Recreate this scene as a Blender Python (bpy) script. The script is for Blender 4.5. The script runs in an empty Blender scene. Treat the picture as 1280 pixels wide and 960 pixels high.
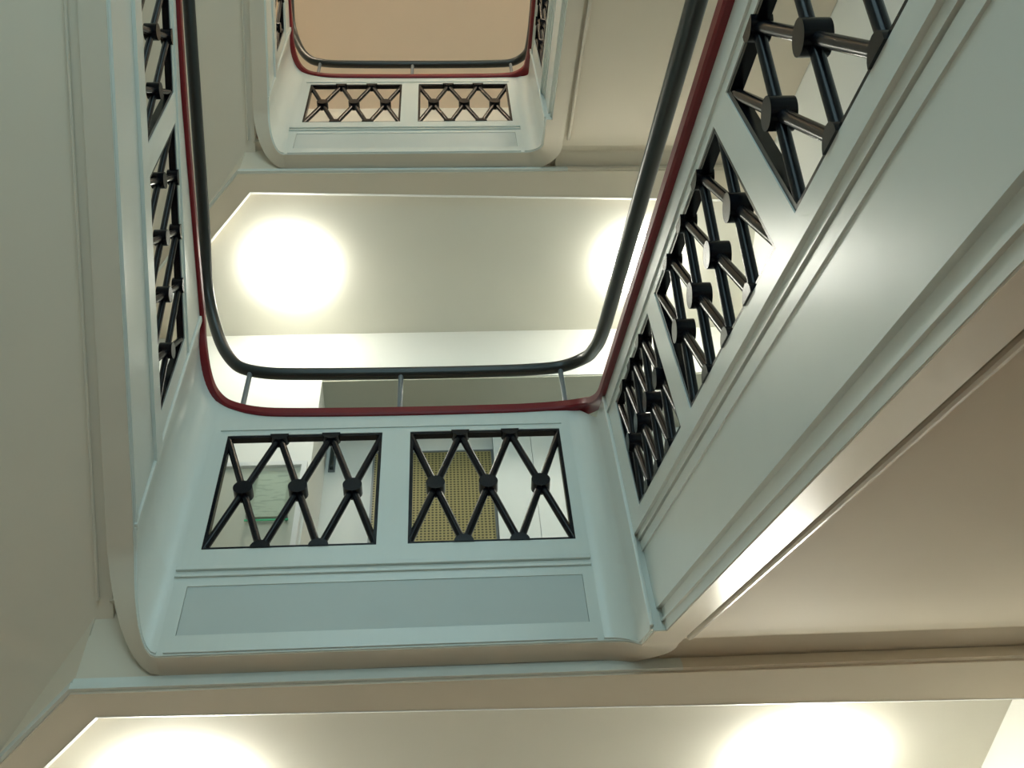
import bpy, bmesh, math, random
from mathutils import Vector, Matrix
random.seed(4)
scene = bpy.context.scene
col = scene.collection

# ------------------------------------------------------------------ camera, sky, exposure
Z0 = 1.0            # eye height above the ground floor; z values below are heights above the eye
H = 3.5             # storey height
F, YAW, PITCH, ROLL = 1363.2, 5.635, 53.332, -5.734
cam_d = bpy.data.cameras.new('camera')
cam = bpy.data.objects.new('camera', cam_d); col.objects.link(cam)
cam_d.sensor_fit = 'HORIZONTAL'; cam_d.sensor_width = 36.0
cam_d.lens = F / 1280.0 * 36.0
cam_d.clip_start = 0.02
a, b, c = (math.radians(v) for v in (PITCH, YAW, ROLL))
fw = Vector((math.sin(b)*math.cos(a), math.cos(b)*math.cos(a), math.sin(a)))
r_ = Vector((math.cos(b), -math.sin(b), 0)); u_ = r_.cross(fw)
rr = math.cos(c)*r_ + math.sin(c)*u_; uu = -math.sin(c)*r_ + math.cos(c)*u_
cam.matrix_world = Matrix.Translation((0, 0, Z0)) @ Matrix((rr, uu, -fw)).transposed().to_4x4()
scene.camera = cam

world = bpy.data.worlds.new('overcast_sky'); scene.world = world
world.use_nodes = True
bg = world.node_tree.nodes['Background']
bg.inputs['Color'].default_value = (0.64, 0.92, 1.0, 1)
bg.inputs['Strength'].default_value = 3.2
LAMP = 21.0
TOP_FILL = 85.0  # glow of the two unseen lamps added to warm the top

vs = scene.view_settings
vs.view_transform = 'Standard'; vs.look = 'None'; vs.gamma = 1.0
vs.use_curve_mapping = False
vs.exposure = 0.2

# ------------------------------------------------------------------ materials
def mat(name, base, rough=0.5, metal=0.0, noise=0.0, scale=20.0, bump=0.0, coat=0.0, stretch=None):
    m = bpy.data.materials.new(name); m.use_nodes = True
    nt = m.node_tree; n = nt.nodes; p = n['Principled BSDF']
    p.inputs['Roughness'].default_value = rough
    p.inputs['Metallic'].default_value = metal
    p.inputs['Coat Weight'].default_value = coat
    p.inputs['Base Color'].default_value = (*base, 1)
    tc = n.new('ShaderNodeTexCoord'); mp = n.new('ShaderNodeMapping')
    nt.links.new(tc.outputs['Object'], mp.inputs['Vector'])
    if stretch: mp.inputs['Scale'].default_value = stretch
    nz = n.new('ShaderNodeTexNoise'); nz.inputs['Scale'].default_value = scale
    nz.inputs['Detail'].default_value = 4
    nt.links.new(mp.outputs['Vector'], nz.inputs['Vector'])
    if noise:
        mx = n.new('ShaderNodeMixRGB'); mx.blend_type = 'MIX'
        mx.inputs['Color1'].default_value = (*[v*(1-noise) for v in base], 1)
        mx.inputs['Color2'].default_value = (*[min(1, v*(1+noise)) for v in base], 1)
        nt.links.new(nz.outputs['Fac'], mx.inputs['Fac'])
        nt.links.new(mx.outputs['Color'], p.inputs['Base Color'])
    if bump:
        bp = n.new('ShaderNodeBump'); bp.inputs['Strength'].default_value = bump
        bp.inputs['Distance'].default_value = 0.01
        nt.links.new(nz.outputs['Fac'], bp.inputs['Height'])
        nt.links.new(bp.outputs['Normal'], p.inputs['Normal'])
    return m
M = {}
M['gloss'] = mat('white_gloss_paint', (0.67, 0.70, 0.65), 0.27, noise=0.02, scale=7, bump=0.05, stretch=(6, 1, 1))
M['panel'] = mat('grey_satin_paint', (0.52, 0.56, 0.53), 0.45, noise=0.03, scale=9)
M['satin'] = mat('cream_satin_paint', (0.62, 0.55, 0.445), 0.24, noise=0.03, scale=5, bump=0.03)
M['soffit'] = mat('cream_emulsion', (0.67, 0.595, 0.48), 0.75, noise=0.03, scale=3, bump=0.03)
M['ceil'] = mat('pale_ceiling_paint', (0.74, 0.72, 0.63), 0.7, noise=0.02, scale=3)
M['wall'] = mat('white_wall_paint', (0.80, 0.80, 0.75), 0.7, noise=0.02, scale=3)
M['topceil'] = mat('cream_ceiling_paint', (0.82, 0.70, 0.57), 0.75, noise=0.02, scale=3)
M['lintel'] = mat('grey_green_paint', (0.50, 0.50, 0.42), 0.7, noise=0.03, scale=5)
M['iron'] = mat('black_enamelled_iron', (0.004, 0.0045, 0.007), 0.24, noise=0.1, scale=30, bump=0.03)
M['red'] = mat('oxblood_gloss_paint', (0.17, 0.006, 0.010), 0.4, noise=0.12, scale=14)
M['hand'] = mat('dark_handrail_plastic', (0.020, 0.026, 0.024), 0.33, noise=0.08, scale=12)
M['steel'] = mat('grey_painted_steel', (0.17, 0.19, 0.20), 0.4, metal=0.2, noise=0.04)
M['door'] = mat('grey_cream_door_paint', (0.52, 0.54, 0.46), 0.4, noise=0.03, scale=6)
M['white'] = mat('white_laminate', (0.82, 0.85, 0.82), 0.3, noise=0.01)
M['stone'] = mat('terracotta_terrazzo', (0.38, 0.21, 0.12), 0.5, noise=0.25, scale=90)
M['paper'] = mat('printed_paper', (0.72, 0.74, 0.68), 0.6)
M['fitting'] = mat('white_lamp_ring', (0.8, 0.8, 0.78), 0.4)
M['frame'] = mat('white_window_frame', (0.75, 0.76, 0.74), 0.35, noise=0.02)
M['iron'].node_tree.nodes['Principled BSDF'].inputs['Specular IOR Level'].default_value = 0.22
M['red'].node_tree.nodes['Principled BSDF'].inputs['Specular IOR Level'].default_value = 0.3
def lamp_mat(name, colr, s):
    m = bpy.data.materials.new(name); m.use_nodes = True
    p = m.node_tree.nodes['Principled BSDF']
    p.inputs['Base Color'].default_value = (0.9, 0.9, 0.88, 1)
    p.inputs['Emission Color'].default_value = (*colr, 1)
    p.inputs['Emission Strength'].default_value = s
    return m
M['opal'] = lamp_mat('lit_opal_glass', (1.0, 0.985, 0.88), LAMP)
M['top_fill'] = lamp_mat('warm_fill_glow', (1.0, 0.86, 0.66), TOP_FILL)
def glass(name, tint, rough=0.02):
    m = bpy.data.materials.new(name); m.use_nodes = True
    nt = m.node_tree; n = nt.nodes
    out = n['Material Output']; n.remove(n['Principled BSDF'])
    tr = n.new('ShaderNodeBsdfTransparent'); tr.inputs[0].default_value = (*tint, 1)
    gl = n.new('ShaderNodeBsdfGlossy'); gl.inputs['Roughness'].default_value = rough
    mx = n.new('ShaderNodeMixShader')
    mx.inputs[0].default_value = 0.06; nt.links.new(tr.outputs[0], mx.inputs[1]); nt.links.new(gl.outputs[0], mx.inputs[2])
    nt.links.new(mx.outputs[0], out.inputs['Surface'])
    return m
M['glass'] = glass('clear_glass', (0.96, 0.98, 0.98))
M['glassgreen'] = glass('green_edged_glass', (0.95, 0.985, 0.96))
M['greenedge'] = mat('green_glass_edge', (0.10, 0.55, 0.30), 0.2)

def perforated():
    m = bpy.data.materials.new('perforated_ochre_sheet'); m.use_nodes = True
    nt = m.node_tree; n = nt.nodes; p = n['Principled BSDF']
    p.inputs['Roughness'].default_value = 0.38
    tc = n.new('ShaderNodeTexCoord'); sp = n.new('ShaderNodeSeparateXYZ')
    nt.links.new(tc.outputs['Object'], sp.inputs[0])
    def math_(op, i0, i1):
        q = n.new('ShaderNodeMath'); q.operation = op
        for k, i in enumerate((i0, i1)):
            if i is None: continue
            if isinstance(i, (int, float)): q.inputs[k].default_value = i
            else: nt.links.new(i, q.inputs[k])
        return q.outputs[0]
    PT = 0.021
    def frac(s):
        v = math_('FRACT', math_('DIVIDE', s, PT), None); v = math_('SUBTRACT', v, 0.5)
        return math_('MULTIPLY', v, v)
    d = math_('ADD', frac(sp.outputs['X']), frac(sp.outputs['Z']))
    hole = math_('LESS_THAN', d, 0.10)
    mx = n.new('ShaderNodeMixRGB')
    mx.inputs['Color1'].default_value = (0.33, 0.28, 0.12, 1); mx.inputs['Color2'].default_value = (0.06, 0.05, 0.02, 1)
    nt.links.new(hole, mx.inputs['Fac']); nt.links.new(mx.outputs[0], p.inputs['Base Color'])
    return m
M['perf'] = perforated()

def print_mat():
    m = bpy.data.materials.new('printed_notice_sheet'); m.use_nodes = True
    nt = m.node_tree; n = nt.nodes; p = n['Principled BSDF']; p.inputs['Roughness'].default_value = 0.6
    tc = n.new('ShaderNodeTexCoord'); mp = n.new('ShaderNodeMapping'); mp.inputs['Scale'].default_value = (9, 1, 62)
    nt.links.new(tc.outputs['Object'], mp.inputs[0])
    nz = n.new('ShaderNodeTexNoise'); nz.inputs['Scale'].default_value = 1.0; nt.links.new(mp.outputs[0], nz.inputs['Vector'])
    rp = n.new('ShaderNodeValToRGB'); rp.color_ramp.elements[0].position = 0.54; rp.color_ramp.elements[1].position = 0.6
    rp.color_ramp.elements[0].color = (0.60, 0.62, 0.55, 1); rp.color_ramp.elements[1].color = (0.45, 0.48, 0.42, 1)
    nt.links.new(nz.outputs['Fac'], rp.inputs[0]); nt.links.new(rp.outputs[0], p.inputs['Base Color'])
    return m
M['print'] = print_mat()

# ------------------------------------------------------------------ helpers
BASE = {}
def base_of(o): return BASE.get(o, Vector((0, 0, 0))) if o else Vector((0, 0, 0))
def tag(o, label=None, cat=None, group=None, kind=None):
    if label: o['label'] = label
    if cat: o['category'] = cat
    if group: o['group'] = group
    if kind: o['kind'] = kind
    return o
def thing(name, loc, label=None, cat=None, group=None, kind=None):
    o = bpy.data.objects.new(name, None); col.objects.link(o)
    o.empty_display_size = 0.1
    o.location = Vector(loc) + Vector((0, 0, Z0)); BASE[o] = o.location.copy()
    return tag(o, label, cat, group, kind)
def mk(name, verts, faces, m, parent=None, smooth=False, bevel=0.0):
    """one mesh object; verts in scene coordinates (z above the eye); its origin is its own base centre"""
    vs_ = [Vector(v) + Vector((0, 0, Z0)) for v in verts]
    lo = Vector([min(v[i] for v in vs_) for i in range(3)]); hi = Vector([max(v[i] for v in vs_) for i in range(3)])
    if parent: org = base_of(parent)
    else: org = Vector(((lo.x+hi.x)/2, (lo.y+hi.y)/2, lo.z))
    me = bpy.data.meshes.new(name)
    me.from_pydata([v-org for v in vs_], [], faces)
    bm = bmesh.new(); bm.from_mesh(me); bmesh.ops.recalc_face_normals(bm, faces=bm.faces)
    if bevel: bmesh.ops.bevel(bm, geom=list(bm.edges), offset=bevel, segments=2, affect='EDGES', profile=0.6)
    bm.to_mesh(me); bm.free()
    me.materials.append(M[m])
    if smooth:
        for pl in me.polygons: pl.use_smooth = True
        me.set_sharp_from_angle(angle=math.radians(35))
    o = bpy.data.objects.new(name, me); col.objects.link(o)
    if parent:
        o.parent = parent; BASE[o] = org
    else:
        o.location = org; BASE[o] = org
    return o
def boxvf(x0, x1, y0, y1, z0, z1):
    v = [(x, y, z) for z in (z0, z1) for y in (y0, y1) for x in (x0, x1)]
    f = [(0, 1, 3, 2), (4, 5, 7, 6), (0, 1, 5, 4), (2, 3, 7, 6), (0, 2, 6, 4), (1, 3, 7, 5)]
    return v, f
def join(lst):
    V, Fc = [], []
    for v, f in lst:
        n = len(V); V += list(v); Fc += [tuple(i+n for i in q) for q in f]
    return V, Fc
def box(name, x0, x1, y0, y1, z0, z1, m, parent=None, bevel=0.0):
    v, f = boxvf(x0, x1, y0, y1, z0, z1); return mk(name, v, f, m, parent, bevel=bevel)
def boxes(name, lst, m, parent=None):
    v, f = join([boxvf(*q) for q in lst]); return mk(name, v, f, m, parent)
def prism_x(poly, x0, x1):
    """poly in (y,z), extruded along x"""
    n = len(poly)
    v = [(x0, y, z) for y, z in poly] + [(x1, y, z) for y, z in poly]
    f = [tuple(range(n)), tuple(range(n, 2*n))] + [(i, (i+1) % n, n+(i+1) % n, n+i) for i in range(n)]
    return v, f
def prism_z(poly, z0, z1):
    n = len(poly)
    v = [(x, y, z0) for x, y in poly] + [(x, y, z1) for x, y in poly]
    f = [tuple(range(n)), tuple(range(n, 2*n))] + [(i, (i+1) % n, n+(i+1) % n, n+i) for i in range(n)]
    return v, f
def tube(pts, rad, n=12):
    pts = [Vector(q) for q in pts]; V, Fc = [], []
    for i, q in enumerate(pts):
        t = (pts[min(i+1, len(pts)-1)] - pts[max(i-1, 0)]).normalized()
        s = t.cross(Vector((0, 0, 1)))
        if s.length < 1e-4: s = Vector((1, 0, 0))
        s.normalize(); w = s.cross(t)
        for k in range(n):
            an = 2*math.pi*k/n; V.append(q + rad*(math.cos(an)*s + math.sin(an)*w))
    for i in range(len(pts)-1):
        for k in range(n):
            Fc.append((i*n+k, i*n+(k+1) % n, (i+1)*n+(k+1) % n, (i+1)*n+k))
    Fc.append(tuple(range(n))); Fc.append(tuple(range((len(pts)-1)*n, len(pts)*n)))
    return V, Fc
def sweep_section(pts, sec):
    """sec: closed (side, up) outline swept along a 3-D polyline, side = horizontal normal"""
    pts = [Vector(q) for q in pts]; V, Fc = [], []; n = len(sec)
    for i, q in enumerate(pts):
        t = (pts[min(i+1, len(pts)-1)] - pts[max(i-1, 0)]); t.z = 0; t.normalize()
        s = Vector((t.y, -t.x, 0))
        for sd, up in sec: V.append(q + s*sd + Vector((0, 0, up)))
    for i in range(len(pts)-1):
        for k in range(n): Fc.append((i*n+k, i*n+(k+1) % n, (i+1)*n+(k+1) % n, (i+1)*n+k))
    Fc.append(tuple(range(n))); Fc.append(tuple(range((len(pts)-1)*n, len(pts)*n)))
    return V, Fc
def ribbon(frames, d0, d1, za, zb):
    """solid band along frames (x,y,nx,ny); depth d0..d1 away from the well, height za(i)..zb(i)"""
    V, Fc = [], []
    for i, (x, y, nx, ny) in enumerate(frames):
        A_, B_ = za(i), zb(i)
        V += [(x+nx*d0, y+ny*d0, A_), (x+nx*d1, y+ny*d1, A_), (x+nx*d1, y+ny*d1, B_), (x+nx*d0, y+ny*d0, B_)]
    n = len(frames)
    for i in range(n-1):
        for k in range(4): Fc.append((i*4+k, i*4+(k+1) % 4, (i+1)*4+(k+1) % 4, (i+1)*4+k))
    Fc += [(0, 1, 2, 3), tuple((n-1)*4+k for k in range(4))]
    return V, Fc

# ------------------------------------------------------------------ measured dimensions
Y0 = 2.588                     # plane of the landing balustrade
XR, XL = 0.548, -0.992         # planes of the two flight balustrades
BOT, OB, OT = 2.176, 2.614, 3.206   # landing: fascia bottom, opening bottom, opening top
RED, HAND = 3.335, 3.615       # landing: red rail, handrail centre
FLOOR = 2.48                   # landing floor (upper side)
TH, TS = 0.03, 0.085           # balustrade and string thickness
RS = 0.592                     # pitch of the flights
WL, WR, WF, WB = -2.25, 1.855, 3.80, -1.75   # walls of the stairwell
YEND = -0.40                   # flights meet the half landings here
CEIL = 9.27
def obR(y): return 2.566 - RS*(Y0-y)
def obL(y): return 2.843 + RS*(Y0-y)
def otR(y): return obR(y) + 0.50
def otL(y): return obL(y) + 0.512
def botR(y): return obR(y) - 0.43
def botL(y): return obL(y) - 0.40
def redR(y): return otR(y) + 0.150
def redL(y):
    if y > 1.6: return 4.09 - 0.37*(y-1.6)
    return 4.09 + 0.53*(1.6-y) if y > 1.3 else 4.249 + RS*(1.3-y)
def handR(y): return otR(y) + 0.478
def handL(y): return 4.56 + 0.44*(1.438-y) if y > 1.3 else 4.56 + 0.44*0.138 + RS*(1.3-y)

RC_R, RC_L = 0.09, 0.11        # corner radii of the panelling
CR_END, CL_END = 2.31, 2.42    # where the plain corner panels stop on the flights

# ------------------------------------------------------------------ the setting
def struct(o): o['kind'] = 'structure'; return o
struct(box('floor', WL, WR, WB, 4.25, -Z0-0.2, -Z0, 'stone'))
struct(box('ceiling', WL, WR, WB, 4.45, CEIL, CEIL+0.2, 'topceil'))
struct(box('wall_left', WL-0.2, WL, WB, 4.45, -Z0, CEIL, 'wall'))
struct(box('wall_right', WR, WR+0.2, WB, 4.45, -Z0, CEIL, 'wall'))
WINX = (-1.35, 0.95); WINZ = [(1.15, 3.55), (4.75, 7.05)]
def back_wall():
    q = [(WL, WINX[0], WB-0.25, WB, -Z0, CEIL), (WINX[1], WR, WB-0.25, WB, -Z0, CEIL)]
    z = -Z0
    for z0, z1 in WINZ:
        q.append((WINX[0], WINX[1], WB-0.25, WB, z, z0)); z = z1
    q.append((WINX[0], WINX[1], WB-0.25, WB, z, CEIL))
    return struct(boxes('wall_back', q, 'wall'))
back_wall()
for i, (z0, z1) in enumerate(WINZ):
    w = thing('window_%d' % (i+1), ((WINX[0]+WINX[1])/2, WB-0.12, z0), kind='structure')
    x0, x1, y0, y1 = WINX[0], WINX[1], WB-0.16, WB-0.10
    xm = (x0+x1)/2
    boxes('window_frame', [(x0, x1, y0, y1, z0, z0+0.06), (x0, x1, y0, y1, z1-0.06, z1), (x0, x0+0.06, y0, y1, z0+0.06, z1-0.06),
                           (x1-0.06, x1, y0, y1, z0+0.06, z1-0.06), (xm-0.03, xm+0.03, y0, y1, z0+0.06, z1-0.06)], 'frame', w)
    for xa, xb in ((x0+0.06, xm-0.03), (xm+0.03, x1-0.06)):
        box('pane', xa, xb, WB-0.135, WB-0.129, z0+0.06, z1-0.06, 'glass', w)
    box('window_sill', x0-0.05, x1+0.05, WB-0.10, WB+0.06, z0-0.04, z0, 'stone', w)
    l = bpy.data.lights.new('sky_portal', 'AREA'); l.shape = 'RECTANGLE'; l.size = x1-x0; l.size_y = z1-z0
    l.cycles.is_portal = True
    lo = bpy.data.objects.new('sky_portal', l); col.objects.link(lo)
    lo.location = (xm, WB-0.22, (z0+z1)/2+Z0); lo.rotation_euler = (math.radians(90), 0, 0)

# front wall of one storey: plain wall left, alcove to the right of ALX, up to the lintel
ALX, ALZ, ALY = -0.735, 5.208, 4.25
def front_wall(dz, top):
    q = [(WL, ALX, WF, ALY+0.2, FLOOR+dz, top), (ALX, WR, WF, ALY+0.2, ALZ+dz, top),
         (ALX, WR, ALY, ALY+0.2, FLOOR+dz, ALZ+dz)]
    o = struct(boxes('wall_front', q, 'wall'))
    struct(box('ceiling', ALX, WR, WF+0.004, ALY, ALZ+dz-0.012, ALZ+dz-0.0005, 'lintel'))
    return o
front_wall(0, FLOOR+H); front_wall(H, CEIL)
struct(box('wall_front', WL, WR, WF, ALY+0.2, -Z0, FLOOR-0.3, 'wall'))

# landing slabs: recessed ceiling, stepped border with a chamfered corner, bead
BZ = 2.12
outer = [(WR, 2.685), (-1.135, 2.680), (-1.70, 3.33), (-1.70, WF)]
inner = [(WR, 2.875), (-1.083, 2.79), (-1.62, 3.41), (-1.62, WF)]
def landing(dz):
    t = thing('landing_slab', (0.2, 3.2, BZ+dz), kind='structure')
    def sh(vf): return [(x, y, z+dz) for x, y, z in vf[0]], vf[1]
    slab = join([boxvf(-1.14, WR, Y0+TS+0.02, ALY+0.2, 2.345, FLOOR), boxvf(WL, -1.14, 2.86, ALY+0.2, 2.36, FLOOR)])
    mk('slab', *sh(slab), 'soffit', t)
    # recessed ceiling field
    fld = [inner[0], inner[1], inner[2], inner[3], (WR, WF)]
    mk('recessed_ceiling', *sh(prism_z(fld, 2.19, 2.344)), 'ceil', t)
    # border beam
    for k in range(3):
        o0, o1, i0, i1 = outer[k], outer[k+1], inner[k], inner[k+1]
        mk('border_beam', *sh(prism_z([o0, o1, i1, i0], BZ, 2.344 if k == 0 else 2.44)), 'soffit', t)
    # cornice strip on the outer face of the beam, facing the well
    st = [(0.70, 2.681, 0)] + [(x, y-0.004, 0) for x, y in outer[1:3]]
    sec = [(-0.010, 2.128), (0.012, 2.128), (0.012, 2.150), (0.004, 2.154), (0.004, 2.172), (-0.010, 2.172)]
    mk('cornice_strip', *sh(sweep_section([Vector(q) for q in st], [(-s, z) for s, z in sec])), 'gloss', t)
    mk('cornice_strip', *sh(sweep_section([Vector((WR-0.002, 2.681, 0)), Vector((0.70, 2.681, 0))], [(-s, z) for s, z in sec])), 'soffit', t)  # same strip continued in matt cream: the flight's shade put into its colour
    # bead along the recess edge
    bd = [Vector((x, y, BZ)) for x, y in inner[:4]]
    mk('recess_lip', *sh(sweep_section(bd, [(-0.001, -0.002), (0.016, 0.0065), (0.016, 0.02), (-0.001, 0.02)])), 'fitting', t)
    mk('corner_filler', *sh(boxvf(0.600, 0.662, 2.50, 2.69, 2.20, 2.40)), 'soffit', t)
    mk('corner_filler', *sh(join([boxvf(-1.138, -0.95, 2.684, 2.72, 2.30, FLOOR), boxvf(-1.085, -1.02, 2.63, 2.684, 2.44, FLOOR)])), 'soffit', t)
    # well edge in front of the beam, right of the corner
    mk('edge_strip', *sh(boxvf(XR+TS, WR, Y0-0.02, 2.70, 2.176, 2.345)), 'soffit', t)
    return t
landing(0); landing(H)
for dz in (-H/2, H/2, H*1.5):
    z = FLOOR+dz
    struct(box('floor', WL, WR, WB, YEND, z-0.28, z, 'soffit'))

# ------------------------------------------------------------------ stair flights (solid slab with steps, string, soffit)
def flight(side, dz, label):
    s = 1 if side == 'R' else -1
    x0, x1 = (XR+TS+0.025, WR-0.003) if side == 'R' else (WL+0.003, XL-TS)
    bot = botR if side == 'R' else botL
    zs = lambda y: bot(y) + 0.028
    t = thing('stair_flight', ((x0+x1)/2, 1.1, zs(1.1)+dz), label, 'staircase')
    if side == 'R':
        ys = 2.50
        pts = [(ys-0.04*0, zs(ys))]
        prof = [(2.64, 2.19), (2.58, 2.172), (2.53, zs(2.53)-0.004), (2.46, zs(2.46)), (YEND, zs(YEND)), (YEND, zs(YEND)+0.16), (2.46, zs(2.46)+0.16), (2.64, 2.34)]
    else:
        prof = [(2.69, zs(2.69)), (YEND, zs(YEND)), (YEND, zs(YEND)+0.11), (2.69, zs(2.69)+0.07)]
    prof = [(y, z+dz) for y, z in prof]
    v, f = prism_x(prof, x0, x1)
    mk('soffit_slab', v, f, 'soffit', t)
    if side == 'L':
        # the soffit runs on down to the chamfered beam, then level
        pl = [(WL+0.003, 2.69), (-1.139, 2.69), (-1.487, 3.09), (WL+0.003, 3.09)]
        v = [(x, y, zs(y)+dz) for x, y in pl] + [(x, y, zs(y)+dz+0.03) for x, y in pl]
        mk('soffit_slab', v, [(0, 1, 2, 3), (4, 5, 6, 7)] + [(k, (k+1) % 4, 4+(k+1) % 4, 4+k) for k in range(4)], 'soffit', t)
        v, f = prism_z([(WL+0.003, 3.09), (-1.487, 3.09), (-1.70, 3.335), (-1.70, WF), (WL+0.003, WF)], zs(3.09)+dz, zs(3.09)+dz+0.03)
        mk('soffit_level', v, f, 'soffit', t)
    go = (Y0-YEND)/10.0
    v, f = boxvf(x0, x1, -go/2-0.012, go/2+0.012, -0.04, 0)
    tm = None
    for k in range(1, 10):
        z = FLOOR + dz - s*0.175*k
        yc = Y0 - go*(k-0.5) + (0.26 if side == 'L' else 0)
        if tm is None:
            o = mk('tread', [(x, y+yc, q+z) for x, y, q in v], f, 'stone', t)
            tm = (o.data, yc, z)
        else:
            o = bpy.data.objects.new('tread', tm[0]); col.objects.link(o); o.parent = t; BASE[o] = base_of(t)
            o.location = (0, yc-tm[1], z-tm[2])
    v, f = boxvf(x0, x1, -0.012, 0.012, -0.175, -0.04)
    tm = None
    for k in range(1, 11):
        z = FLOOR + dz - s*0.175*(k - (1 if side == 'R' else 0))
        yc = Y0 - go*(k-1) + (0.26 if side == 'L' else 0)
        if tm is None:
            o = mk('riser', [(x, y+yc, q+z) for x, y, q in v], f, 'wall', t); tm = (o.data, yc, z)
        else:
            o = bpy.data.objects.new('riser', tm[0]); col.objects.link(o); o.parent = t; BASE[o] = base_of(t)
            o.location = (0, yc-tm[1], z-tm[2])
    # bead where the soffit meets the string
    sgn = 1 if side == 'R' else -1
    xb = XR+TS+0.055 if side == 'R' else XL-TS-0.04
    ya = 2.47 if side == 'R' else 2.62
    mk('bead', *tube([(xb, ya, bot(ya)+dz+0.012), (xb, YEND, bot(YEND)+dz+0.012)], 0.009 if side == 'R' else 0.006, 10), 'satin', t, smooth=True)
    return t
flight('R', 0, 'stair flight with cream soffit descending from lower landing, at right')
flight('L', 0, 'stair flight with cream soffit rising along left edge of picture')
flight('R', H, 'stair flight with cream soffit descending from upper landing, right of it')
flight('L', H, 'stair flight with cream soffit rising from upper landing, left of it')

# ------------------------------------------------------------------ lattice grilles
_cache = {}
def part_at(name, key, builder, m, parent, centre, smooth=True):
    """alike pieces share mesh data; builder() gives verts about the origin"""
    org = base_of(parent)
    if key not in _cache:
        v, f = builder()
        me = bpy.data.meshes.new(name); me.from_pydata([Vector(q) for q in v], [], f)
        bm = bmesh.new(); bm.from_mesh(me); bmesh.ops.recalc_face_normals(bm, faces=bm.faces); bm.to_mesh(me); bm.free()
        me.materials.append(M[m])
        if smooth:
            for pl in me.polygons: pl.use_smooth = True
            me.set_sharp_from_angle(angle=math.radians(40))
        _cache[key] = me
    o = bpy.data.objects.new(name, _cache[key]); col.objects.link(o)
    o.parent = parent; BASE[o] = org
    o.location = Vector(centre) + Vector((0, 0, Z0)) - org
    return o
def rod(d, rad=0.0135, n=10):
    return lambda: tube([-d/2, d/2], rad, n)
def disc(nrm, rad, ln, n=20, half=None):
    def fn():
        N = Vector(nrm); up = Vector((0, 0, 1)); s = N.cross(up); s.normalize()
        V, Fc = [], []
        if half is None: ang = [2*math.pi*k/n for k in range(n)]
        else: ang = [half + math.pi*k/(n//2) for k in range(n//2+1)]
        m_ = len(ang)
        for e in (-ln/2, ln/2):
            for an in ang: V.append(N*e + rad*(math.cos(an)*s + math.sin(an)*up))
        Fc = [tuple(range(m_)), tuple(range(m_, 2*m_))] + [(k, (k+1) % m_, m_+(k+1) % m_, m_+k) for k in range(m_)]
        return V, Fc
    return fn
def grille(parent, p00, p10, p01, p11, nrm, cols, tagkey):
    br_, bo_ = (0.0135, 0.034) if tagkey == 'F' else (0.0118, 0.0295)
    """opening corners: p00 bottom start, p10 bottom end, p01 top start, p11 top end, on the face plane; nrm away from the well"""
    p00, p10, p01, p11 = (Vector(q) for q in (p00, p10, p01, p11)); N = Vector(nrm)
    # black lining of the opening
    fw_, fd = 0.012, TH-0.002
    ce = (p00+p10+p01+p11)/4
    q = [p00, p10, p11, p01]
    e1 = (p10-p00).normalized(); e2 = (p01-p00).normalized()
    k1 = fw_ / max(0.3, abs(e1.cross(e2).length)); 
    ins = [p00+e1*k1+e2*k1, p10-e1*k1+e2*k1, p11-e1*k1-e2*k1, p01+e1*k1-e2*k1]
    V = []
    for d in (0.003, fd):
        V += [v+N*d for v in q] + [v+N*d for v in ins]
    Fc = []
    for i in range(4):
        j = (i+1) % 4
        Fc += [(i, j, 4+j, 4+i), (8+i, 8+j, 12+j, 12+i), (i, j, 8+j, 8+i), (4+i, 4+j, 12+j, 12+i)]
    g = mk('grille', V, Fc, 'iron', parent)
    g['label'] = 'black iron lattice of crossed bars with round bosses'
    mid = N*(TH*0.5)
    for c in range(cols):
        b0 = p00.lerp(p10, c/cols); b1 = p00.lerp(p10, (c+1)/cols); t0 = p01.lerp(p11, c/cols); t1 = p01.lerp(p11, (c+1)/cols)
        for k, (A_, B_) in enumerate(((b0, t1), (b1, t0))):
            d = B_-A_
            part_at('bar', ('bar', tagkey, k), rod(d*0.97, br_), 'iron', g, (A_+B_)/2+mid)
        part_at('boss', ('boss', tuple(nrm)), disc(nrm, bo_, 0.046), 'iron', g, (b0+b1+t0+t1)/4+mid)
    slope = math.atan2((p10-p00).z, Vector(((p10-p00).x, (p10-p00).y)).length)
    s = N.cross(Vector((0, 0, 1)))
    sg = 1 if (p10-p00).dot(s) > 0 else -1
    th = sg*slope
    for c in range(1, cols):
        bq = p00.lerp(p10, c/cols); tq = p01.lerp(p11, c/cols)
        part_at('boss', ('hb', tagkey), disc(nrm, bo_, 0.040, half=th), 'iron', g, bq+mid)
        part_at('boss', ('ht', tagkey), disc(nrm, bo_, 0.040, half=th+math.pi), 'iron', g, tq+mid)
    return g

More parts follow.
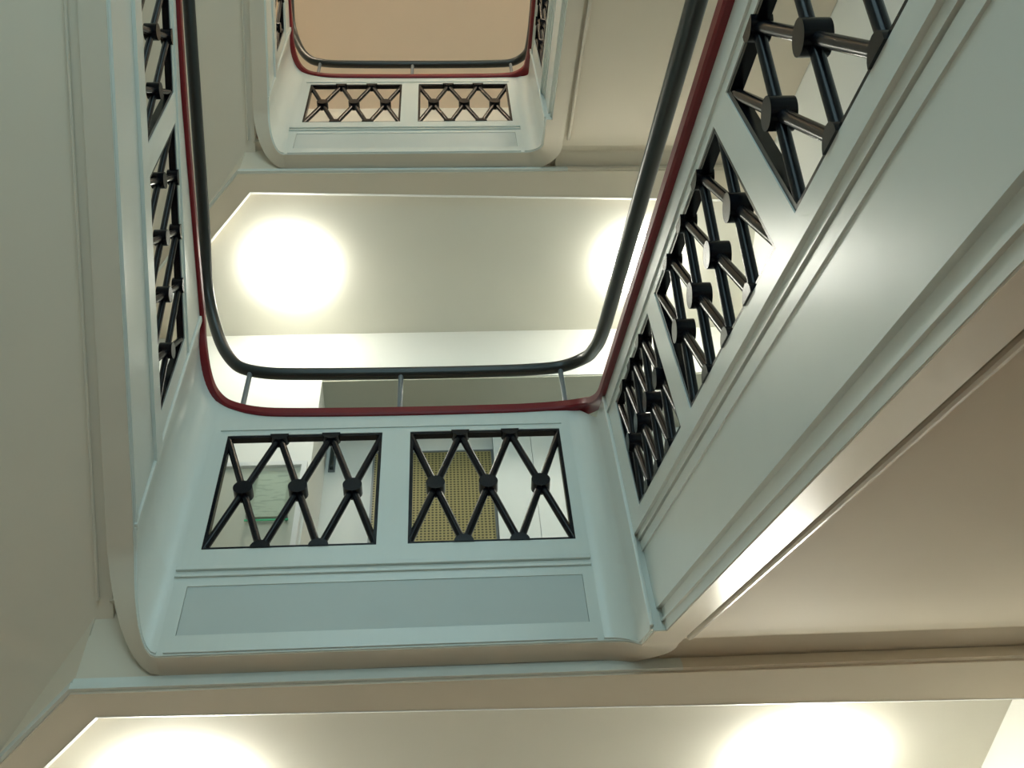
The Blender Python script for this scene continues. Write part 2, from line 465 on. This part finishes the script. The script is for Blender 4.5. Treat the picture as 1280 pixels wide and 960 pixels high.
# ------------------------------------------------------------------ balustrades
def arc_frames(side, n=10):
    fr = []
    if side == 'R':
        R_, cx, cy = RC_R, XR-RC_R, Y0-RC_R
    else:
        R_, cx, cy = RC_L, XL+RC_L, Y0-RC_L
    for i in range(n+1):
        th = math.pi/2*i/n
        nx, ny = math.sin(th)*(1 if side == 'R' else -1), math.cos(th)
        fr.append((cx+R_*nx, cy+R_*ny, nx, ny, i/n))
    return fr
def corner_levels(side):
    """frames round the corner and on to the first vertical bead, with levels"""
    fr = arc_frames(side)
    if side == 'R':
        fl = dict(bot=botR, ob=obR, ot=otR, red=redR); yend = CR_END; xx, nx = XR, 1; ya = Y0-RC_R
    else:
        fl = dict(bot=botL, ob=obL, ot=otL, red=redL); yend = CL_END; xx, nx = XL, -1; ya = Y0-RC_L
    out = []
    N2 = 5
    total = len(fr)-1 + N2
    rc = RC_R if side == 'R' else RC_L
    arc = rc*math.pi/2; L = arc + (ya-yend)
    seq = [(x, y, a_, b_, s*arc/L) for x, y, a_, b_, s in fr] + [(xx, ya+(yend-ya)*k/N2, nx, 0, (arc+(ya-yend)*k/N2)/L) for k in range(1, N2+1)]
    f0 = dict(bot=BOT, ob=OB, ot=OT, red=RED if side == 'R' else 3.416)
    for x, y, a_, b_, s in seq:
        q = min(1.0, s*L/arc); e = q*q*(3-2*q)
        lev = {k: f0[k]*(1-e) + fl[k](y)*e for k in f0}
        out.append(((x, y, a_, b_), lev))
    return out
XA, XB = XL+RC_L, XR-RC_R       # straight part of the landing balustrade
OPEN = [(-0.822, -0.249), (-0.145, 0.417)]

def landing_balustrade(label):
    t = thing('landing_balustrade', ((XA+XB)/2, Y0+0.03, BOT), label, 'balustrade')
    # fascia: frame round a sunk grey panel
    px0, px1, pz0, pz1 = -0.838, 0.421, 2.252, 2.452
    boxes('fascia', [(XA, XB, Y0, Y0+TS, BOT, pz0), (XA, XB, Y0, Y0+TS, pz1, 2.50), (XA, px0, Y0, Y0+TS, pz0, pz1),
                     (px1, XB, Y0, Y0+TS, pz0, pz1), (px0, px1, Y0+0.03, Y0+TS, pz0, pz1), (XA, XB, Y0, Y0+TH, 2.50, OB)], 'gloss', t)
    o = box('fascia_panel', px0+0.001, px1-0.001, Y0+0.003, Y0+0.0301, pz0+0.002, pz1, 'panel', t); o['label'] = 'flat grey painted fascia panel'
    for z0, z1, d in ((2.488, 2.499, 0.008), (2.516, 2.532, 0.011)):
        box('moulding', -0.885, 0.455, Y0-d, Y0, z0, z1, 'gloss', t, bevel=0.003)
    box('moulding', XA+0.02, XB-0.02, Y0-0.006, Y0, BOT+0.006, BOT+0.016, 'gloss', t, bevel=0.002)
    for x in (-0.893, 0.462):
        if XA < x < XB: box('moulding', x, x+0.008, Y0-0.005, Y0, BOT+0.02, RED-0.04, 'gloss', t, bevel=0.002)
    tp = [(XA, OT), (XB, OT), (XB, RED-0.022), (-0.62, RED-0.022), (-0.74, 3.335), (-0.835, 3.380), (XA, 3.412)]
    n_ = len(tp)
    mk('top_rail', [(x, Y0, z) for x, z in tp] + [(x, Y0+TH, z) for x, z in tp],
       [tuple(range(n_)), tuple(range(n_, 2*n_))] + [(i, (i+1) % n_, n_+(i+1) % n_, n_+i) for i in range(n_)], 'gloss', t)
    box('moulding', XA+0.03, XB-0.03, Y0-0.005, Y0, OT+0.026, OT+0.034, 'gloss', t, bevel=0.002)
    edges = [(XA, OPEN[0][0]), (OPEN[0][1], OPEN[1][0]), (OPEN[1][1], XB)]
    for x0, x1 in edges:
        box('stile', x0, x1, Y0, Y0+TH, OB, OT, 'gloss', t)
    for x0, x1 in OPEN:
        grille(t, (x0, Y0, OB), (x1, Y0, OB), (x0, Y0, OT), (x1, Y0, OT), (0, 1, 0), 3, 'F')
    box('underside', XA, XB, Y0+0.004, Y0+TS, BOT-0.004, BOT, 'satin', t)
    for side in 'RL':
        cl = corner_levels(side); fr = [q for q, _ in cl]; lv = [l for _, l in cl]
        ts = TS+0.025 if side == 'R' else TS
        lo = ribbon(fr, 0, ts, lambda i: lv[i]['bot'], lambda i: lv[i]['ob']-0.11)
        up = ribbon(fr, 0, TH, lambda i: lv[i]['ob']-0.11, lambda i: lv[i]['red']-0.004)
        mk('corner_panel', *join([lo, up]), 'gloss', t, smooth=True)
        mk('underside', *ribbon(fr, 0.004, ts, lambda i: lv[i]['bot']-0.004, lambda i: lv[i]['bot']), 'satin', t, smooth=True)
        # lower edge moulding wrapping the corner
        mk('moulding', *ribbon(fr, -0.006, 0.0, lambda i: lv[i]['bot']+0.006, lambda i: lv[i]['bot']+0.016), 'gloss', t, smooth=True)
    return t

def flight_balustrade(side, label):
    if side == 'R':
        xf, nx, ob, ot, bot, red = XR, 1, obR, otR, botR, redR
        ops = [(2.173, 1.609), (1.512, 0.886), (0.793, 0.150), (0.056, -0.36)]; ys = CR_END
        lm = -0.352
    else:
        xf, nx, ob, ot, bot, red = XL, -1, obL, otL, botL, redL
        ops = [(2.345, 1.652), (1.558, 0.865), (0.771, 0.078)]; ys = CL_END
        lm = -0.345
    t = thing('flight_balustrade', (xf+nx*0.03, 1.0, bot(1.0)), label, 'balustrade')
    def band(name, ya, yb, d0, d1, za, zb, m='gloss', n=1):
        yy = [ya+(yb-ya)*k/n for k in range(n+1)]
        fr = [(xf, y, nx, 0) for y in yy]
        return mk(name, *ribbon(fr, d0, d1, lambda i: za(yy[i]), lambda i: zb(yy[i])), m, t)
    e = YEND
    if side == 'R':
        band('underside', ys, e, 0.036, TS+0.025, lambda y: bot(y)-0.004, bot, 'satin')
        band('string_board', ys, e, 0.034, TS+0.025, bot, lambda y: ob(y)-0.09)
        band('string_panel', ys, e, 0.020, 0.034, lambda y: ob(y)+lm, lambda y: ob(y)-0.085)
        band('moulding', ys, e, 0.015, 0.020, lambda y: ob(y)-0.128, lambda y: ob(y)-0.090)
        band('moulding', ys, e, 0.010, 0.034, lambda y: ob(y)-0.084, lambda y: ob(y)-0.060)
        band('bottom_rail', ys, e, 0, TH, lambda y: ob(y)-0.060, ob)
        band('moulding', ys, e, 0.026, 0.034, lambda y: bot(y)+0.030, lambda y: bot(y)+0.038)
    else:
        band('underside', ys, e, 0.002, TS, lambda y: bot(y)-0.004, bot, 'satin')
        band('string_board', ys, e, 0.0, TS, bot, lambda y: ob(y)-0.09)
        band('bottom_rail', ys, e, -0.012, TH, lambda y: ob(y)-0.090, ob)
        band('moulding', ys, e, -0.008, 0.0, lambda y: bot(y)+0.012, lambda y: bot(y)+0.034)
    band('top_rail', ys, e, 0, TH, ot, lambda y: red(y)-0.026, n=24)
    band('moulding', ys, e, -0.006, 0, lambda y: ot(y)+0.032, lambda y: ot(y)+0.044, n=1)
    # vertical bead between corner panel and flight
    v, f = boxvf(min(xf-nx*0.010, xf+nx*0.002), max(xf-nx*0.010, xf+nx*0.002), ys-0.012, ys+0.012, 0, 1)
    zb_, zt_ = bot(ys)+0.01, red(ys)-0.03
    mk('moulding', [(x, y, zb_+(zt_-zb_)*z) for x, y, z in v], f, 'gloss', t, bevel=0.004)
    yy = [ys] + [q for o in ops for q in o] + [e]
    for k in range(0, len(yy), 2):
        band('stile', yy[k], yy[k+1], 0, TH, ob, ot)
    for k, (a_, b_) in enumerate(ops):
        grille(t, (xf, a_, ob(a_)), (xf, b_, ob(b_)), (xf, a_, ot(a_)), (xf, b_, ot(b_)), (nx, 0, 0), 3 if (side == 'R' and k == 3) else 4, side+str(k))
    return t

# rails, continuous round the three sides of the well
def arc_pts(cx, cy, R_, zs_):
    return [(cx-R_*math.sin(math.radians(15*k)), cy+R_*math.cos(math.radians(15*k)), z) for k, z in enumerate(zs_)]
HL = arc_pts(-0.845, 2.438, 0.175, (3.675, 3.73, 3.80, 3.89, 3.975, 4.035, 4.075))
RL = arc_pts(-0.835, 2.438, 0.175, (3.395, 3.425, 3.47, 3.55, 3.645, 3.72, 3.78))
HR = [(0.435, 2.613, 3.632), (0.471, 2.609, 3.636), (0.505, 2.595, 3.632), (0.534, 2.572, 3.62), (0.556, 2.543, 3.60), (0.570, 2.51, 3.572), (0.575, 2.473, 3.54)]
RR = [(0.42, 2.608, 3.342), (0.456, 2.604, 3.342), (0.49, 2.59, 3.332), (0.519, 2.567, 3.315), (0.541, 2.538, 3.29), (0.555, 2.505, 3.26), (0.56, 2.468, 3.22)]
def smooth_path(pts, it=2):
    for _ in range(it):
        out = [pts[0]]
        for p_, q_ in zip(pts[:-1], pts[1:]):
            p_, q_ = Vector(p_), Vector(q_)
            out += [p_.lerp(q_, 0.25), p_.lerp(q_, 0.75)]
        out.append(pts[-1]); pts = out
    return pts
def rail_path(hand):
    if hand:
        l = [(-1.022, y, handL(y)) for y in (2.25, 2.0, 1.7, 1.438, 1.2, 0.8, 0.3, YEND)]
        r = [(0.578, y, handR(y)) for y in (2.30, 2.0, 1.5, 1.0, 0.4, YEND)]
        fz = HAND; y = Y0+0.025
        fr = [(x, y, z) for x, z in ((-0.76, 3.640), (-0.65, 3.625), (-0.19, 3.615), (0.25, 3.618), (0.37, 3.625))]
        return smooth_path(list(reversed(l)) + list(reversed(HL)) + fr + HR + r)
    l = [(-1.012, y, redL(y)) for y in (2.25, 2.0, 1.7, 1.337, 1.0, 0.3, YEND)]
    r = [(0.563, y, redR(y)) for y in (2.32, 2.2, 1.5, 1.0, 0.4, YEND)]
    fr = [(x, Y0+0.022, z) for x, z in ((-0.74, 3.352), (-0.62, 3.338), (-0.19, 3.330), (0.25, 3.333), (0.36, 3.339))]
    return smooth_path(list(reversed(l)) + list(reversed(RL)) + fr + RR + r)
def red_rail(label):
    t = None
    sec = [(-0.030, -0.027), (0.030, -0.027), (0.035, -0.020), (0.035, 0.012), (0.026, 0.022), (-0.026, 0.022), (-0.035, 0.012), (-0.035, -0.020)]
    o = mk('capping_rail', *sweep_section(rail_path(False), sec), 'red', None, smooth=True)
    return tag(o, label, 'rail')
def handrail(label):
    t = thing('handrail', (-0.19, Y0+0.025, RED), label, 'handrail')
    mk('grip', *tube(rail_path(True), 0.0255, 14), 'hand', t, smooth=True)
    for x, zt in ((-0.80, 3.645), (-0.19, 3.60), (0.462, 3.62)):
        mk('post', *tube([(x, Y0+0.025, RED+0.018 + (0.035 if x < -0.5 else 0)), (x, Y0+0.025, zt)], 0.0105, 12), 'steel', t, smooth=True)
    # posts at the near ends on the flights
    for xx, fr_, fh in ((-1.017, redL, handL), (0.57, redR, handR)):
        y = YEND+0.05
        mk('post', *tube([(xx, y, fr_(y)+0.018), (xx, y, fh(y)-0.01)], 0.0105, 12), 'steel', t, smooth=True)
    return t
def copy_tree(o, dz, parent=None):
    c_ = o.copy(); col.objects.link(c_); c_.parent = parent
    if parent is None: c_.location.z += dz
    for ch in list(o.children): copy_tree(ch, dz, c_)
    return c_
lb = landing_balustrade('white landing balustrade with two lattice grilles, large, in picture centre')
rb = flight_balustrade('R', 'white sloping balustrade with black grilles filling the right side')
lf = flight_balustrade('L', 'white sloping balustrade with black grilles along the left side')
rl = red_rail('dark red capping rail around the lower, larger stairwell opening')
hr = handrail('dark tubular handrail around the lower, larger stairwell opening')
for o, lab in ((lb, 'small white landing balustrade with two grilles at top, one storey up'),
               (rb, 'white sloping balustrade beside the right end of the upper small landing'),
               (lf, 'white sloping balustrade beside the left end of the upper small landing'),
               (rl, 'dark red capping rail around the upper, smaller stairwell opening'),
               (hr, 'dark tubular handrail around the upper, smaller stairwell opening')):
    c_ = copy_tree(o, H); c_['label'] = lab

# ------------------------------------------------------------------ ceiling lamps
def lathe(prof, n=40):
    V, Fc = [], []
    for r0, z in prof:
        for k in range(n):
            an = 2*math.pi*k/n; V.append((r0*math.cos(an), r0*math.sin(an), z))
    for i in range(len(prof)-1):
        for k in range(n): Fc.append((i*n+k, i*n+(k+1) % n, (i+1)*n+(k+1) % n, (i+1)*n+k))
    Fc += [tuple(range(n)), tuple(range((len(prof)-1)*n, len(prof)*n))]
    return V, Fc
def lamp(x, y, z, label, group, m='opal'):
    t = thing('ceiling_lamp', (x, y, z-0.117), label, 'lamp', group)
    R_ = 0.205
    ring = [(R_*0.80, 0.0), (R_*0.80, -0.016), (R_*0.74, -0.016), (R_*0.74, 0.0)]
    dome = [(R_*0.82, -0.010), (R_*0.93, -0.020), (R_*0.985, -0.036), (R_, -0.052), (R_*0.97, -0.068), (R_*0.88, -0.084), (R_*0.72, -0.098), (R_*0.5, -0.109), (R_*0.25, -0.115), (R_*0.05, -0.117)]
    for nm, pr, mm in (('ring', ring, 'fitting'), ('glass_dome', dome, m)):
        v, f = lathe(pr)
        mk(nm, [(px+x, py+y, pz+z) for px, py, pz in v], f, mm, t, smooth=True)
    return t
lamp(-0.915, 3.31, 2.19+H, 'lit round opal ceiling lamp under upper landing, left one', 'ceiling lamps under the landings')
lamp(1.18, 3.31, 2.19+H, 'lit round opal ceiling lamp behind the right-hand handrail', 'ceiling lamps under the landings')
lamp(-0.915, 3.29, 2.19, 'lit round opal ceiling lamp cut off at the bottom left edge', 'ceiling lamps under the landings')
lamp(1.20, 3.29, 2.19, 'lit round opal ceiling lamp cut off at the bottom right edge', 'ceiling lamps under the landings')
lamp(-1.65, 0.55, CEIL, 'added warm fill lamp, unseen, at top of stairwell over left flight', 'added fill lamps at the top', 'top_fill')  # this and the next: added out of view to brighten and warm the top ceiling
lamp(1.2, 0.55, CEIL, 'added warm fill lamp, unseen, at top of stairwell over right flight', 'added fill lamps at the top', 'top_fill')

# ------------------------------------------------------------------ what stands behind the lower landing
def door(dz):
    t = thing('door_1' if dz == 0 else 'door_2', (-1.25, WF, FLOOR+dz), kind='structure')
    x0, x1, z1 = -1.72, -0.775, 4.40
    box('door_leaf', x0, x1, WF-0.028, WF-0.002, FLOOR+dz, z1+dz, 'door', t)
    boxes('door_frame', [(x0-0.06, x0, WF-0.045, WF-0.001, FLOOR+dz, z1+0.03+dz), (x1, x1+0.028, WF-0.045, WF-0.001, FLOOR+dz, z1+0.03+dz),
                         (x0, x1, WF-0.045, WF-0.001, z1+dz, z1+0.03+dz)], 'steel' if dz < 0 else 'frame', t)
    mk('door_handle', *tube([(x0+0.09, WF-0.07, FLOOR+1.05+dz), (x0+0.21, WF-0.07, FLOOR+1.05+dz)], 0.009, 10), 'steel', t, smooth=True)
    return t
door(0)
n = thing('notice_holder', (-0.91, WF-0.04, 3.99), 'small glass notice plate with printed sheet seen through left grille', 'notice')
box('glass_plate', -1.015, -0.80, WF-0.052, WF-0.046, 3.985, 4.345, 'glassgreen', n)
box('glass_edge', -1.015, -0.80, WF-0.0525, WF-0.0455, 3.978, 3.986, 'greenedge', n)
box('printed_sheet', -0.985, -0.83, WF-0.045, WF-0.043, 4.01, 4.33, 'print', n)
for x in (-1.0, -0.812):
    for z in (4.0, 4.325):
        v, f = lathe([(0.009, -0.012), (0.009, 0.034)], 12)
        mk('standoff', [(x+px, WF-0.030-0.028+pz*0.9, z+py) for px, py, pz in v], f, 'steel', n, smooth=True)
pf = thing('perforated_panel', (-0.09, ALY-0.03, FLOOR), 'ochre perforated sheet panel seen through the landing grilles', 'panel')
box('sheet', -0.440, 0.247, ALY-0.045, ALY-0.030, FLOOR+0.02, 5.005, 'perf', pf)
boxes('panel_frame', [(-0.452, -0.440, ALY-0.05, ALY-0.002, FLOOR, 5.017), (0.247, 0.259, ALY-0.05, ALY-0.002, FLOOR, 5.017), (-0.440, 0.247, ALY-0.05, ALY-0.002, 5.005, 5.017), (-0.44, 0.247, ALY-0.03, ALY-0.002, FLOOR, 5.005)], 'steel', pf)
cb = thing('cupboard', (0.9, ALY-0.05, FLOOR), 'white flush cupboard front right of the perforated panel', 'cupboard')
box('carcass', 0.262, 1.42, ALY-0.05, ALY-0.001, FLOOR, 5.16, 'steel', cb)
for x0, x1 in ((0.263, 0.489), (0.492, 1.10), (1.103, 1.419)):
    box('cupboard_door', x0, x1, ALY-0.07, ALY-0.050, FLOOR+0.02, 5.158, 'white', cb)
br = thing('wall_bracket', (-0.69, ALY-0.03, 4.9), 'small dark grey bar bracket in alcove corner left of perforated panel', 'bracket')
box('back_plate', -0.715, -0.675, ALY-0.012, ALY-0.001, 4.90, 5.13, 'steel', br)
box('bar', -0.707, -0.684, ALY-0.04, ALY-0.012, 4.91, 5.12, 'hand', br, bevel=0.004)
